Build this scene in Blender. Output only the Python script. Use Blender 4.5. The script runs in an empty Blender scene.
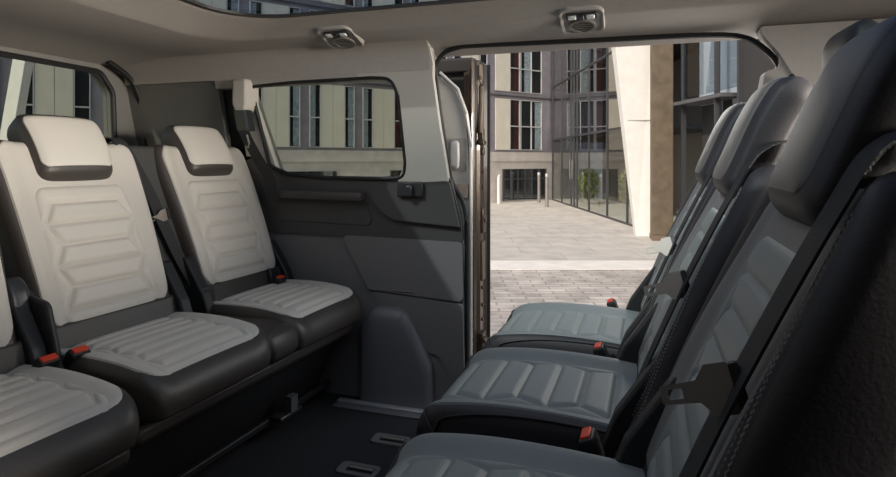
import bpy, bmesh, math, random
import numpy as np
from mathutils import Vector, Matrix
from mathutils.geometry import tessellate_polygon
random.seed(7)
S = bpy.context.scene
COL = S.collection
PI = math.pi

# ------------------------------------------------------------------ camera
# world: z = 0 is the van floor, +X is the front of the van, +Y is across it towards the open sliding door
YAW = math.radians(17.2)
FOC, HOR, EYE = 557.0, 160.0, 0.95
cd = bpy.data.cameras.new('camera'); cam = bpy.data.objects.new('camera', cd); COL.objects.link(cam)
cd.sensor_width = 36.0; cd.lens = 36.0*FOC/896.0; cd.shift_y = -(238.5-HOR)/896.0
cd.clip_start = 0.02; cd.clip_end = 200
cam.location = (0, 0, EYE); cam.rotation_euler = (PI/2, 0, YAW)
S.camera = cam
S.view_settings.view_transform = 'Standard'; S.view_settings.look = 'None'
S.view_settings.gamma = 1.0; S.view_settings.use_curve_mapping = False
S.view_settings.exposure = 0.0

# ------------------------------------------------------------------ sky, sun, large lights
wd = bpy.data.worlds.new('world'); S.world = wd; wd.use_nodes = True
nt = wd.node_tree; bg = nt.nodes['Background']
sky = nt.nodes.new('ShaderNodeTexSky'); sky.sky_type = 'NISHITA'; sky.sun_disc = False
sky.sun_elevation = math.radians(42); sky.sun_rotation = math.radians(200); sky.air_density = 1.0; sky.dust_density = 2.5
nt.links.new(sky.outputs[0], bg.inputs[0]); bg.inputs[1].default_value = 0.19

FX, FY = -math.sin(YAW), math.cos(YAW)
RX, RY = math.cos(YAW), math.sin(YAW)
def W(r, d, z=0.0):          # street grid: r to the right along the street front, d across the forecourt
    return Vector((d*FX+r*RX, d*FY+r*RY, z))

def lamp(name, kind, loc, aim, energy, color, size=None, sizey=None, angle=None, spread=None):
    l = bpy.data.lights.new(name, kind); l.energy = energy; l.color = color
    if size: l.shape = 'RECTANGLE'; l.size = size; l.size_y = sizey or size
    if angle is not None: l.angle = angle
    if spread is not None: l.spread = spread
    o = bpy.data.objects.new(name, l); COL.objects.link(o)
    o.location = loc
    o.rotation_euler = (Vector(aim)-Vector(loc)).to_track_quat('-Z', 'Y').to_euler()
    return o
sd = W(-0.74, -0.62, 0)      # where the sun stands: left of and behind the viewer
lamp('sun', 'SUN', (0, 0, 8), (-sd.x*1, -sd.y*1, 8-0.80), 2.9, (1.0, .93, .82), angle=math.radians(1.2))
lamp('daylight_sunroof', 'AREA', (-0.45, 0.95, 1.56), (-1.05, 1.15, 0.3), 3.0, (1.0, .95, .87), 1.2, 1.0)
lamp('daylight_windscreen', 'AREA', (1.9, .85, 1.24), (-1.5, 1.30, 0.72), 22, (1.0, .915, .80), 1.5, .40, spread=math.radians(48))
lamp('daylight_doorway', 'AREA', (0.34, 2.25, 1.12), (-1.1, 1.1, 0.50), 5, (1.0, .96, .90), .6, .45)

# ------------------------------------------------------------------ materials
MATS = {}
def mat(name, col, rough=.55, metal=0.0, spec=.5, bump=None, mottle=None, coat=0):
    if name in MATS: return MATS[name]
    m = bpy.data.materials.new(name); m.use_nodes = True; MATS[name] = m
    t = m.node_tree; b = t.nodes['Principled BSDF']
    b.inputs['Base Color'].default_value = (*col, 1); b.inputs['Roughness'].default_value = rough
    b.inputs['Metallic'].default_value = metal; b.inputs['Specular IOR Level'].default_value = spec
    b.inputs['Coat Weight'].default_value = coat
    tc = t.nodes.new('ShaderNodeTexCoord')
    if mottle:
        sc, amt = mottle
        n = t.nodes.new('ShaderNodeTexNoise'); n.inputs['Scale'].default_value = sc; n.inputs['Detail'].default_value = 4
        t.links.new(tc.outputs['Object'], n.inputs['Vector'])
        r = t.nodes.new('ShaderNodeValToRGB')
        r.color_ramp.elements[0].position = .3; r.color_ramp.elements[1].position = .7
        r.color_ramp.elements[0].color = (*[c*(1-amt) for c in col], 1); r.color_ramp.elements[1].color = (*[min(1, c*(1+amt)) for c in col], 1)
        t.links.new(n.outputs['Fac'], r.inputs[0]); t.links.new(r.outputs[0], b.inputs['Base Color'])
    if bump:
        kind, sc, st = bump
        if kind == 'noise':
            n = t.nodes.new('ShaderNodeTexNoise'); n.inputs['Scale'].default_value = sc; n.inputs['Detail'].default_value = 3; out = n.outputs['Fac']
        else:
            n = t.nodes.new('ShaderNodeTexVoronoi'); n.inputs['Scale'].default_value = sc; out = n.outputs['Distance']
        t.links.new(tc.outputs['Object'], n.inputs['Vector'])
        bp = t.nodes.new('ShaderNodeBump'); bp.inputs['Strength'].default_value = st; bp.inputs['Distance'].default_value = .002
        t.links.new(out, bp.inputs['Height']); t.links.new(bp.outputs[0], b.inputs['Normal'])
    return m
def perforated(name, col, dark, sc=140):
    m = mat(name, col, .55)
    t = m.node_tree; b = t.nodes['Principled BSDF']; tc = t.nodes.new('ShaderNodeTexCoord')
    mp = t.nodes.new('ShaderNodeMapping'); mp.inputs['Rotation'].default_value = (math.radians(45), 0, 0)
    t.links.new(tc.outputs['Object'], mp.inputs[0])
    vs = t.nodes.new('ShaderNodeVectorMath'); vs.operation = 'SCALE'; vs.inputs['Scale'].default_value = sc
    t.links.new(mp.outputs[0], vs.inputs[0])
    fr = t.nodes.new('ShaderNodeVectorMath'); fr.operation = 'FRACTION'; t.links.new(vs.outputs[0], fr.inputs[0])
    su = t.nodes.new('ShaderNodeVectorMath'); su.operation = 'SUBTRACT'; su.inputs[1].default_value = (.5, .5, .5); t.links.new(fr.outputs[0], su.inputs[0])
    mu = t.nodes.new('ShaderNodeVectorMath'); mu.operation = 'MULTIPLY'; mu.inputs[1].default_value = (0, 1, 1); t.links.new(su.outputs[0], mu.inputs[0])
    le = t.nodes.new('ShaderNodeVectorMath'); le.operation = 'LENGTH'; t.links.new(mu.outputs[0], le.inputs[0])
    lt = t.nodes.new('ShaderNodeMath'); lt.operation = 'LESS_THAN'; lt.inputs[1].default_value = .24; t.links.new(le.outputs['Value'], lt.inputs[0])
    mx = t.nodes.new('ShaderNodeMix'); mx.data_type = 'RGBA'; mx.inputs[6].default_value = (*col, 1); mx.inputs[7].default_value = (*dark, 1)
    t.links.new(lt.outputs[0], mx.inputs[0]); t.links.new(mx.outputs[2], b.inputs['Base Color'])
    return m
def glass(name, tint, refl, rough=0.0, gloss=(1, 1, 1), fres=True):
    m = bpy.data.materials.new(name); m.use_nodes = True; MATS[name] = m
    t = m.node_tree; t.nodes.remove(t.nodes['Principled BSDF']); out = t.nodes['Material Output']
    tr = t.nodes.new('ShaderNodeBsdfTransparent'); tr.inputs[0].default_value = (*tint, 1)
    gl = t.nodes.new('ShaderNodeBsdfGlossy'); gl.inputs['Roughness'].default_value = rough; gl.inputs[0].default_value = (*gloss, 1)
    mx = t.nodes.new('ShaderNodeMixShader')
    if fres:
        fr = t.nodes.new('ShaderNodeLayerWeight'); fr.inputs['Blend'].default_value = refl; 
        ge = t.nodes.new('ShaderNodeNewGeometry'); su = t.nodes.new('ShaderNodeMath'); su.operation = 'SUBTRACT'; su.inputs[0].default_value = 1.0
        t.links.new(ge.outputs['Backfacing'], su.inputs[1]); mu = t.nodes.new('ShaderNodeMath'); mu.operation = 'MULTIPLY'
        t.links.new(su.outputs[0], mu.inputs[0]); t.links.new(fr.outputs['Fresnel'], mu.inputs[1]); t.links.new(mu.outputs[0], mx.inputs[0])
    else: mx.inputs[0].default_value = refl
    if not fres:
        ge = t.nodes.new('ShaderNodeNewGeometry'); mu = t.nodes.new('ShaderNodeMath'); mu.operation = 'MULTIPLY_ADD'
        mu.inputs[1].default_value = -refl; mu.inputs[2].default_value = refl
        t.links.new(ge.outputs['Backfacing'], mu.inputs[0]); t.links.new(mu.outputs[0], mx.inputs[0])
    t.links.new(tr.outputs[0], mx.inputs[1]); t.links.new(gl.outputs[0], mx.inputs[2]); t.links.new(mx.outputs[0], out.inputs[0])
    return m
def bricks(name, c1, c2, mortar, bw, bh, gap, rough=.8, off=.5, coords='Object', rot=(0, 0, 0), bump=.3, rn=0.0):
    m = mat(name, c1, rough)
    t = m.node_tree; b = t.nodes['Principled BSDF']; tc = t.nodes.new('ShaderNodeTexCoord')
    mp = t.nodes.new('ShaderNodeMapping'); mp.inputs['Rotation'].default_value = rot; t.links.new(tc.outputs[coords], mp.inputs[0])
    br = t.nodes.new('ShaderNodeTexBrick'); br.offset = off
    br.inputs['Color1'].default_value = (*c1, 1); br.inputs['Color2'].default_value = (*c2, 1); br.inputs['Mortar'].default_value = (*mortar, 1)
    br.inputs['Scale'].default_value = 1.0; br.inputs['Brick Width'].default_value = bw; br.inputs['Row Height'].default_value = bh
    br.inputs['Mortar Size'].default_value = gap; br.inputs['Mortar Smooth'].default_value = .2
    t.links.new(mp.outputs[0], br.inputs[0])
    n = t.nodes.new('ShaderNodeTexNoise'); n.inputs['Scale'].default_value = 3.0; n.inputs['Detail'].default_value = 8; t.links.new(tc.outputs[coords], n.inputs['Vector'])
    mx = t.nodes.new('ShaderNodeMix'); mx.data_type = 'RGBA'; mx.blend_type = 'OVERLAY'; mx.inputs[0].default_value = .35+rn
    t.links.new(br.outputs['Color'], mx.inputs[6]); t.links.new(n.outputs['Fac'], mx.inputs[7]); t.links.new(mx.outputs[2], b.inputs['Base Color'])
    bp = t.nodes.new('ShaderNodeBump'); bp.inputs['Strength'].default_value = bump; bp.inputs['Distance'].default_value = .01; bp.invert = True
    t.links.new(br.outputs['Fac'], bp.inputs['Height']); t.links.new(bp.outputs[0], b.inputs['Normal'])
    return m

L_INS = mat('stone_leather', (.60, .56, .50), .5, bump=('noise', 260, .18))
L_COV = perforated('stone_perforated_leather', (.57, .53, .475), (.43, .40, .355), 300)
L_DRK = mat('charcoal_leather', (.055, .047, .041), .45, bump=('noise', 240, .2))
B_INS = mat('slate_leather', (.24, .262, .252), .48, bump=('noise', 260, .18))
B_COV = perforated('slate_perforated_leather', (.21, .205, .20), (.13, .125, .12), 260)
B_PLN = mat('slate_plain_leather', (.22, .24, .235), .48, bump=('noise', 260, .18))
B_DRK = mat('navy_black_leather', (.032, .029, .033), .55, bump=('noise', 240, .2))
PLA = mat('black_plastic', (.018, .018, .019), .5, bump=('noise', 500, .15))
PLG = mat('satin_black_plastic', (.03, .03, .031), .3)
WEB = mat('black_webbing', (.022, .022, .023), .75, bump=('voronoi', 500, .3))
STL = mat('brushed_steel', (.40, .36, .32), .45, metal=.6)
RED = mat('red_button', (.75, .06, .02), .35)
STI = mat('light_thread', (.40, .38, .36), .8)
HLI = mat('headliner_fabric', (.38, .345, .315), .9, bump=('noise', 700, .2), mottle=(60, .03))
CRM = mat('cream_pillar_plastic', (.47, .435, .39), .6, bump=('noise', 600, .12))
DKP = mat('dark_grey_trim_plastic', (.062, .058, .056), .55, bump=('noise', 500, .2))
GRP = mat('grey_trim_plastic', (.175, .166, .166), .55, bump=('noise', 500, .2))
DGR = mat('smoky_grey_trim', (.17, .163, .152), .7, bump=('noise', 500, .2))
CAR = mat('charcoal_carpet', (.020, .020, .023), .95, bump=('noise', 900, 1.0), mottle=(300, .5))
BRM = mat('bronze_body_paint', (.070, .050, .036), .35, metal=.35, coat=.4)
RUB = mat('black_rubber', (.008, .008, .008), .6)
ALU = mat('aluminium_strip', (.50, .50, .51), .5, metal=.5)
WHT = mat('white_render', (.74, .71, .66), .85, mottle=(6, .04))
BRC = mat('brown_concrete', (.125, .095, .062), .9, mottle=(5, .22), bump=('noise', 20, .5))
STO = mat('pale_stone_band', (.52, .475, .43), .85, mottle=(3, .12))
CLA = mat('cream_cladding', (.62, .58, .48), .7, mottle=(2, .06))
FRM = mat('white_window_frame', (.46, .46, .45), .5)
FRD = mat('dark_window_frame', (.05, .05, .055), .4)
DWL = mat('dark_room_interior', (.035, .033, .033), .9)
CUR = mat('red_brown_curtain', (.12, .03, .022), .9, mottle=(20, .3))
CUW = mat('pale_curtain', (.60, .62, .64), .9, mottle=(12, .3))
LEF = mat('leaf_green', (.38, .43, .10), .6, mottle=(3, .4))
STM = mat('stem_brown', (.08, .05, .03), .8)
BOL = mat('bollard_steel', (.33, .30, .28), .45, metal=.6)
BRK = bricks('grey_brick', (.34, .31, .335), (.30, .275, .30), (.24, .22, .24), .30, .10, .008)
SLB = bricks('pale_flagstones', (.52, .48, .43), (.48, .445, .40), (.38, .35, .31), 1.2, .6, .012, rough=.75)
SET = bricks('brown_setts', (.52, .47, .42), (.40, .355, .315), (.30, .27, .24), .34, .12, .012, rough=.7, rn=.35, bump=.6)
KRB = mat('pale_kerb_stone', (.72, .68, .62), .8, mottle=(4, .08))
G_TINT = glass('privacy_glass', (.68, .71, .67), .06)
G_ROOF = glass('roof_glass', (.60, .66, .70), .06)
G_WIN = glass('window_glass', (.80, .83, .84), .12)
G_WALL = glass('curtain_wall_glass', (.85, .87, .86), .62, gloss=(.95, .94, .92), fres=False)
G_LOW = glass('entrance_glass', (.88, .90, .88), .30, gloss=(.95, .94, .92), fres=False)
G_SHOP = glass('shop_glass', (.75, .79, .82), .22, gloss=(.8, .85, .92), fres=False)

# ------------------------------------------------------------------ object helpers
def mesh_obj(name, verts, faces, m, parent=None, smooth=True, kind=None):
    me = bpy.data.meshes.new(name); me.from_pydata([tuple(v) for v in verts], [], faces)
    bm = bmesh.new(); bm.from_mesh(me); bmesh.ops.remove_doubles(bm, verts=bm.verts, dist=1e-6)
    bmesh.ops.recalc_face_normals(bm, faces=bm.faces); bm.to_mesh(me); bm.free()
    me.materials.append(m)
    if smooth:
        for p in me.polygons: p.use_smooth = True
        me.set_sharp_from_angle(angle=math.radians(40))
    o = bpy.data.objects.new(name, me); COL.objects.link(o)
    if parent: o.parent = parent
    if kind: o['kind'] = kind
    return o
def thing(name, label, cat, loc=(0, 0, 0), rotz=0, group=None):
    o = bpy.data.objects.new(name, None); COL.objects.link(o); o.empty_display_size = .05
    o.location = loc; o.rotation_euler = (0, 0, rotz); return tag(o, label, cat, group)
def tag(o, label, cat, group=None):
    o['label'] = label; o['category'] = cat
    if group: o['group'] = group
    return o
def dup(root, loc, label):
    r = root.copy(); COL.objects.link(r); r.location = loc; r['label'] = label
    def kids(src, dst):
        for ch in list(src.children):
            c = ch.copy(); COL.objects.link(c); c.parent = dst; kids(ch, c)
    kids(root, r); return r
class MB:
    def __init__(s): s.v = []; s.f = []
    def add(s, vs, fs):
        k = len(s.v); s.v += [Vector(v) for v in vs]; s.f += [[i+k for i in f] for f in fs]; return s
    def box(s, c, d, rot=None):
        vs = [Vector((x*d[0]/2, y*d[1]/2, z*d[2]/2)) for x in (-1, 1) for y in (-1, 1) for z in (-1, 1)]
        if rot is not None: vs = [rot @ v for v in vs]
        vs = [v+Vector(c) for v in vs]
        return s.add(vs, [(0, 1, 3, 2), (4, 6, 7, 5), (0, 4, 5, 1), (2, 3, 7, 6), (0, 2, 6, 4), (1, 5, 7, 3)])
    def rings(s, rs, cap=True, closed=False):
        k = len(s.v); n = len(rs[0])
        for r in rs: s.v += [Vector(p) for p in r]
        m = len(rs)
        for i in range(m if closed else m-1):
            for j in range(n):
                a, b = k+i*n+j, k+i*n+(j+1) % n; c, d = k+((i+1) % m)*n+(j+1) % n, k+((i+1) % m)*n+j
                s.f.append([a, b, c, d])
        if cap and not closed: s.f.append([k+j for j in range(n)][::-1]); s.f.append([k+(m-1)*n+j for j in range(n)])
        return s
    def tube(s, pts, r, n=8, closed=False):
        pts = [Vector(p) for p in pts]; rs = []
        for i, p in enumerate(pts):
            a = pts[i-1] if (i or closed) else p; b = pts[(i+1) % len(pts)] if (i < len(pts)-1 or closed) else p
            t = (b-a).normalized(); u = t.cross(Vector((0, 0, 1)))
            if u.length < .05: u = t.cross(Vector((0, 1, 0)))
            u.normalize(); w = t.cross(u); rr = r[i] if isinstance(r, (list, tuple)) else r
            rs.append([p+u*rr*math.cos(q*2*PI/n)+w*rr*math.sin(q*2*PI/n) for q in range(n)])
        return s.rings(rs, closed=closed)
    def build(s, name, m, parent=None, smooth=True, bevel=0, kind=None, seg=2):
        o = mesh_obj(name, s.v, s.f, m, parent, smooth, kind)
        if bevel:
            b = o.modifiers.new('bevel', 'BEVEL'); b.width = bevel; b.segments = seg; b.limit_method = 'ANGLE'; b.angle_limit = math.radians(35)
        return o
def fillet(pts, r, seg=6):
    out = []; n = len(pts)
    for i in range(n):
        p = Vector(pts[i][:2]); a = Vector(pts[i-1][:2]); b = Vector(pts[(i+1) % n][:2])
        rr = pts[i][2] if len(pts[i]) > 2 else r
        u = (a-p); w = (b-p); lu, lw = u.length, w.length; u.normalize(); w.normalize()
        ang = u.angle(w)
        if rr <= 0 or ang > 3.0: out.append((p.x, p.y)); continue
        tl = min(rr/math.tan(ang/2), lu*.48, lw*.48)
        p0, p1 = p+u*tl, p+w*tl
        for k in range(seg+1):
            t = k/seg; q = p0*(1-t)**2+p*2*t*(1-t)+p1*t*t; out.append((q.x, q.y))
    return out
def plate(name, outer, holes, fn, m, parent=None, bevel=0, kind=None):
    """a plate with an outline and holes in its own plane: fn(a, b, depth) -> point, depth 0 is the face seen, 1 the back"""
    loops = [outer]+list(holes)
    tess = tessellate_polygon([[Vector((a, b, 0)) for a, b in lp] for lp in loops])
    flat = [p for lp in loops for p in lp]; n = len(flat)
    vs = [fn(a, b, 0) for a, b in flat]+[fn(a, b, 1) for a, b in flat]
    fs = [list(t) for t in tess]+[[i+n for i in t][::-1] for t in tess]
    k = 0
    for lp in loops:
        L = len(lp)
        for i in range(L): fs.append([k+i, k+(i+1) % L, n+k+(i+1) % L, n+k+i])
        k += L
    mb = MB().add(vs, fs); return mb.build(name, m, parent, True, bevel, kind)
def smooth_path(pts, n=8):
    pts = [Vector(p) for p in pts]; out = []
    for i in range(len(pts)-1):
        p0 = pts[max(i-1, 0)]; p1 = pts[i]; p2 = pts[i+1]; p3 = pts[min(i+2, len(pts)-1)]
        for k in range(n):
            t = k/n
            out.append(.5*((2*p1)+(p2-p0)*t+(2*p0-5*p1+4*p2-p3)*t*t+(3*p1-p0-3*p2+p3)*t**3))
    out.append(pts[-1]); return out
def ribbon(pts, side, w, th=.0015, up=None):
    """flat webbing: pts path, side = across direction(s)"""
    rs = []; n = len(pts)
    for i, p in enumerate(pts):
        s_ = Vector(side(i/(n-1)) if callable(side) else side).normalized()
        t = (pts[min(i+1, n-1)]-pts[max(i-1, 0)]).normalized(); s_ = (s_-t*s_.dot(t)).normalized(); nn = t.cross(s_)
        rs.append([p+s_*w/2+nn*th, p-s_*w/2+nn*th, p-s_*w/2-nn*th, p+s_*w/2-nn*th])
    return MB().rings(rs)

# ------------------------------------------------------------------ upholstered pads
class Pad:
    """a stuffed block along a path in the local x-z plane; 'front' is the side towards the sitter"""
    def __init__(s, path, L, a, bf, bb, n=5.0, r0=.05, r1=.05, bol=0.0, sign=1, crown=0.0, bol0=.62):
        s.path, s.L, s.n, s.r0, s.r1, s.bol, s.sign, s.crown, s.bol0 = path, L, n, r0, r1, bol, sign, crown, bol0
        s.a = a if callable(a) else (lambda t: a); s.bf = bf if callable(bf) else (lambda t: bf); s.bb = bb if callable(bb) else (lambda t: bb)
    def frame(s, t):
        e = 1e-3; p = Vector((s.path(t)[0], 0, s.path(t)[1])); q0 = s.path(t-e); q1 = s.path(t+e)
        T = Vector((q1[0]-q0[0], 0, q1[1]-q0[1])).normalized(); return p, T, Vector((-T.z, 0, T.x))*s.sign
    def end(s, t, r, rr):
        q = min(max(rr, 0), r); return math.sqrt(max(0, 1-(1-q/r)**2)) if r > 0 else 1
    def scale(s, t):
        return min(s.end(t, s.r0, t), s.end(t, s.r1, s.L-t))
    def half(s, t):
        e = s.scale(t); a = s.a(t); r = min(.04, a*.5); return a-r*(1-e)
    def S(s, t, v):
        p, T, N = s.frame(t); a = s.half(t); e = s.scale(t); x = min(1, abs(v/a))
        f = max(0, 1-x**s.n)**(1/s.n)
        k = min(1, max(0, (x-s.bol0)/(.93-s.bol0))); k = k*k*(3-2*k)
        h = (s.bf(t)*e+s.bol*k*e+s.crown*(1-x*x)*e)*f
        return p+N*h+Vector((0, v, 0))
    def Sn(s, t, v):
        e = .002; p = s.S(t, v)
        du = s.S(min(t+e, s.L), v)-s.S(max(t-e, 0), v); dv = s.S(t, v+e)-s.S(t, v-e)
        n = du.cross(dv); _, T, N = s.frame(t)
        if n.length < 1e-9: return p, N
        n.normalize()
        return p, (n if n.dot(N) > 0 else -n)
    def body(s, name, m, parent, nt=40, nv=26):
        ts = [s.L*(.5-.5*math.cos(PI*i/nt)) for i in range(nt+1)]; ts[0] = 1e-4*s.L; ts[-1] = s.L*(1-1e-4)
        rs = []
        for t in ts:
            p, T, N = s.frame(t); a = s.half(t); e = s.scale(t); r = []
            for j in range(nv+1):
                v = -a*math.cos(PI*j/nv); r.append(s.S(t, v))
            for j in range(1, nv):
                v = a*math.cos(PI*j/nv); f = max(0, 1-abs(v/a)**s.n)**(1/s.n)
                r.append(p-N*s.bb(t)*e*f+Vector((0, v, 0)))
            rs.append(r)
        return MB().rings(rs).build(name, m, parent)
    def patch(s, name, m, parent, t0, t1, w0, w1, rc=.04, lift=.006, hf=None, nu=60, nv=60, off=0.0, edge=.010, ch=None):
        """a panel of cover sewn onto the pad between t0..t1, half width w0 -> w1"""
        if not callable(off): o_ = off; off = lambda t: o_
        vs = []; fs = []; L = t1-t0
        for i in range(nu+1):
            t = t0+L*i/nu; k = (t-t0)/L; hw = w0+(w1-w0)*k
            if ch: hw *= ch(k)
            q = min(t-t0, t1-t)
            if q < rc: hw -= rc-math.sqrt(max(0, rc*rc-(rc-q)**2))
            lim = s.half(t)*.985
            for j in range(nv+1):
                vv = hw*(2*j/nv-1); v = max(-lim, min(lim, vv+off(t)))
                d = min(q, hw-abs(vv))
                l = lift*(1-math.exp(-d/edge))-.004*math.exp(-d/.002)
                p, n = s.Sn(t, v)
                h = l+(hf(t, vv) if hf else 0)
                vs.append(p+n*h)
        for i in range(nu):
            for j in range(nv):
                a = i*(nv+1)+j; fs.append([a, a+1, a+nv+2, a+nv+1])
        return MB().add(vs, fs).build(name, m, parent)
    def seam(s, name, m, parent, pts, r=.0012, lift=.002, dash=None):
        """thread or piping along (t, v) points; dash = (length, gap)"""
        P = []
        for (t, v) in pts:
            p, n = s.Sn(t, v); P.append(p+n*lift)
        mb = MB()
        if not dash: mb.tube(P, r, 6)
        else:
            d = 0; seg = []; on = True; lim = dash[0]
            for a, b in zip(P, P[1:]):
                l = (b-a).length; k = max(1, int(l/.001))
                for q in range(k):
                    x = a.lerp(b, q/k)
                    if on: seg.append(x)
                    d += l/k
                    if d > lim:
                        if on and len(seg) > 2: mb.tube([seg[0], seg[len(seg)//2], seg[-1]], r, 5)
                        on = not on; d = 0; seg = []; lim = dash[0] if on else dash[1]
        return mb.build(name, m, parent)
def quilt(t0, t1, n, a1, a2, depth=.006, wd=.0075, wscale=None):
    """quilted bars with zigzag ends: returns the height function of (t, v)"""
    segs = []; L = t1-t0; ts = [t0+L*(k+.6)/(n+.2) for k in range(n)]; aa = [(a1 if k % 2 else a2) for k in range(n)]
    for k in range(n):
        segs.append((ts[k], -aa[k], ts[k], aa[k]))
        if k+1 < n:
            for sg in (-1, 1): segs.append((ts[k], sg*aa[k], ts[k+1], sg*aa[k+1]))
    A = np.array(segs)
    ax, ay, bx, by = A.T; dx, dy = bx-ax, by-ay; ll = dx*dx+dy*dy
    def h(t, v):
        u = np.clip(((t-ax)*dx+(v-ay)*dy)/ll, 0, 1); d = np.sqrt((t-ax-u*dx)**2+(v-ay-u*dy)**2).min()
        return depth*(1-math.exp(-(d/wd)**2))-depth
    return h

def buckle(parent, x, y, z, lean=.0, yaw=0.0, h=.085):
    M = Matrix.Translation((x, y, z)) @ Matrix.Rotation(yaw, 4, 'Z') @ Matrix.Rotation(lean, 4, 'Y')
    mb = MB()
    prof = [(.0, .016, .010), (.5, .022, .013), (.85, .024, .0145), (1.0, .022, .0125)]
    mb.rings([[M @ Vector((sx*d, sy*w, k*h)) for sx, sy in ((-1, -1), (1, -1), (1, 1), (-1, 1))] for k, w, d in prof])
    b = mb.build('buckle', PLA, parent, bevel=.003)
    MB().box((0, 0, 0), (.017, .037, .012)).add([], []).build('release_button', RED, b, bevel=.002).matrix_local = M @ Matrix.Translation((.0, 0, h-.002))
    s_ = MB().tube([M @ Vector((0, 0, .005)), M @ Vector((-.01, 0, -.03)), M @ Vector((-.03, 0, -.06))], .010, 8).build('stalk', PLA, b)
    return b

def seat_unit(root, y0, style):
    """one place to sit: cushion, backrest and headrest, facing local +x, hinge line near x = 0"""
    rear = style == 'rear'
    ins, cov, drk = (L_INS, L_COV, L_DRK) if rear else (B_INS, B_COV, B_DRK)
    hw = .226 if rear else .198
    slope = .42 if rear else .43
    H = bpy.data.objects.new('unit', None)
    # ---- cushion
    ztop = .445 if rear else .437
    CL = .435 if rear else .47
    def cp(t): return (-.05+t, ztop-.075+.012*math.sin(PI*min(1, t/CL))-.02*(t/CL)**6)
    cu = Pad(cp, CL, lambda t: hw-.012*(t/CL)**3, .075, lambda t: (.035 if rear else .065), 6.0, .03, .085, .020 if rear else .034, 1, .004)
    parts = []
    parts.append(cu.body('cushion', drk, root))
    qc = quilt(.04, .39, 8, .135, .155, .0075, .006) if rear else quilt(.05, .43, 6, .095, .122, .0075, .0058)
    if rear:
        parts.append(cu.patch('cushion_cover', L_INS, root, .02, .392, .212, .205, .05, .004, None, 40, 40))
        parts.append(cu.patch('cushion_insert', ins, root, .03, .386, .165, .165, .03, .011, qc, 84, 80))
    else:
        parts.append(cu.patch('cushion_cover', B_PLN, root, .02, .442, .185, .180, .06, .004, None, 44, 44))
        parts.append(cu.patch('cushion_insert', ins, root, .03, .430, .140, .130, .05, .011, qc, 90, 80))
    edge = [(.03+.0142*k, s_*.214) for s_ in (1,) for k in range(28)]
    if not rear:
        parts.append(cu.seam('cushion_piping', drk, root, [(.03+.38*k/26, .188) for k in range(27)]+[(.43-.02*(1-math.sin(q)), .188-.03*(1-math.cos(q))) for q in (.4, .9, 1.3)]+[(.432, .15-.30*k/10) for k in range(11)]+[(.43-.02*(1-math.sin(q)), -.188+.03*(1-math.cos(q))) for q in (1.3, .9, .4)]+[(.41-.38*k/26, -.188) for k in range(27)], .0022, .003))
    # ---- backrest
    BL = .615 if rear else .578
    c = math.hypot(1, slope); ux, uz = -slope/c, 1/c
    def bp(t):
        b = .012*math.sin(PI*t/BL)
        return (ux*t-.072*uz+b, (.455 if rear else .425)+uz*t+.072*ux*1)
    ba = Pad(bp, BL, lambda t: hw-.026+.026*min(1, max(0, t-.1)/.38)-.018*max(0, (t-.46)/.16)**2 if rear else hw+.034-.045*max(0, (t-.36)/.24)**2, .072, .045, 6.0, .04, .05, .022 if rear else .028, -1, .0)
    parts.append(ba.body('backrest', drk, root))
    if rear:
        parts.append(ba.patch('backrest_cover', cov, root, .048, .600, .192, .212, .07, .005, None, 50, 44))
        parts.append(ba.patch('backrest_insert', ins, root, .052, .452, .146, .138, .035, .016, quilt(.062, .435, 6, .102, .132, .0115, .0068), 96, 76, ch=lambda k: 1+.04*math.sin(PI*k)))
    else:
        parts.append(ba.patch('backrest_cover', cov, root, .05, .545, .195, .165, .06, .005, None, 50, 44, ch=lambda k: 1+.08*math.sin(PI*k)))
        parts.append(ba.patch('backrest_insert', ins, root, .06, .46, .128, .122, .04, .012, quilt(.075, .43, 7, .082, .106, .006, .007), 96, 70))
        for e_, c_ in ((.200, .08), (.205, .08), (.219, .015)):
            parts.append(ba.seam('stitching', STI, root, [(.06+.45*k/30, e_*(1+c_*math.sin(PI*k/30))-.030*(k/30)**2) for k in range(31)], .0006, .0015, (.004, .0025)))
    # recliner covers at the hinge
    for sg in (1, -1):
        mb = MB(); y = sg*(hw+.010); yy = sg*(hw-.03)
        pr = fillet([(-.13, .24), (.07, .26), (.075, .36), (.02, .50, .02), (-.06, .62, .02), (-.16, .60), (-.15, .40)], .03)
        mb.rings([[(a, yy, b) for a, b in pr], [(a, y, b) for a, b in pr]])
        parts.append(mb.build('recliner_cover', PLA, root, bevel=.006))
    # ---- headrest
    if rear: p0, p1 = (-.200, .866), (-.290, 1.082)
    else: p0, p1 = (-.192, .872), (-.286, 1.10)
    HL = math.hypot(p1[0]-p0[0], p1[1]-p0[1]); dx, dz = (p1[0]-p0[0])/HL, (p1[1]-p0[1])/HL
    def hp(t):
        k = t/HL; return (p0[0]+dx*t-.035*max(0, k-.55)**2*2, p0[1]+dz*t-.01*max(0, k-.6)**2*4)
    he = Pad(hp, HL, lambda t: (.122 if rear else .122)-.010*(1-t/HL), (lambda t: .05+.018*math.sin(PI*min(1, t/HL*1.1+.15))) if rear else (lambda t: .038), (lambda t: .03+.030*(t/HL)) if rear else (lambda t: .030), 5.5 if rear else 6.0, .04 if rear else .035, .06 if rear else .045, 0.0, -1, .006)
    hb = he.body('headrest', drk, root); parts.append(hb)
    if rear: parts.append(he.patch('headrest_pad', L_INS, hb, .040, .212, .112, .119, .03, .004, None, 30, 30))
    else: parts.append(he.patch('headrest_pad', mat('headrest_grey', (.15, .14, .13), .5, bump=('noise', 260, .18)), hb, .022, .240, .088, .096, .035, .004, None, 30, 30))
    mb = MB()
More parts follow.
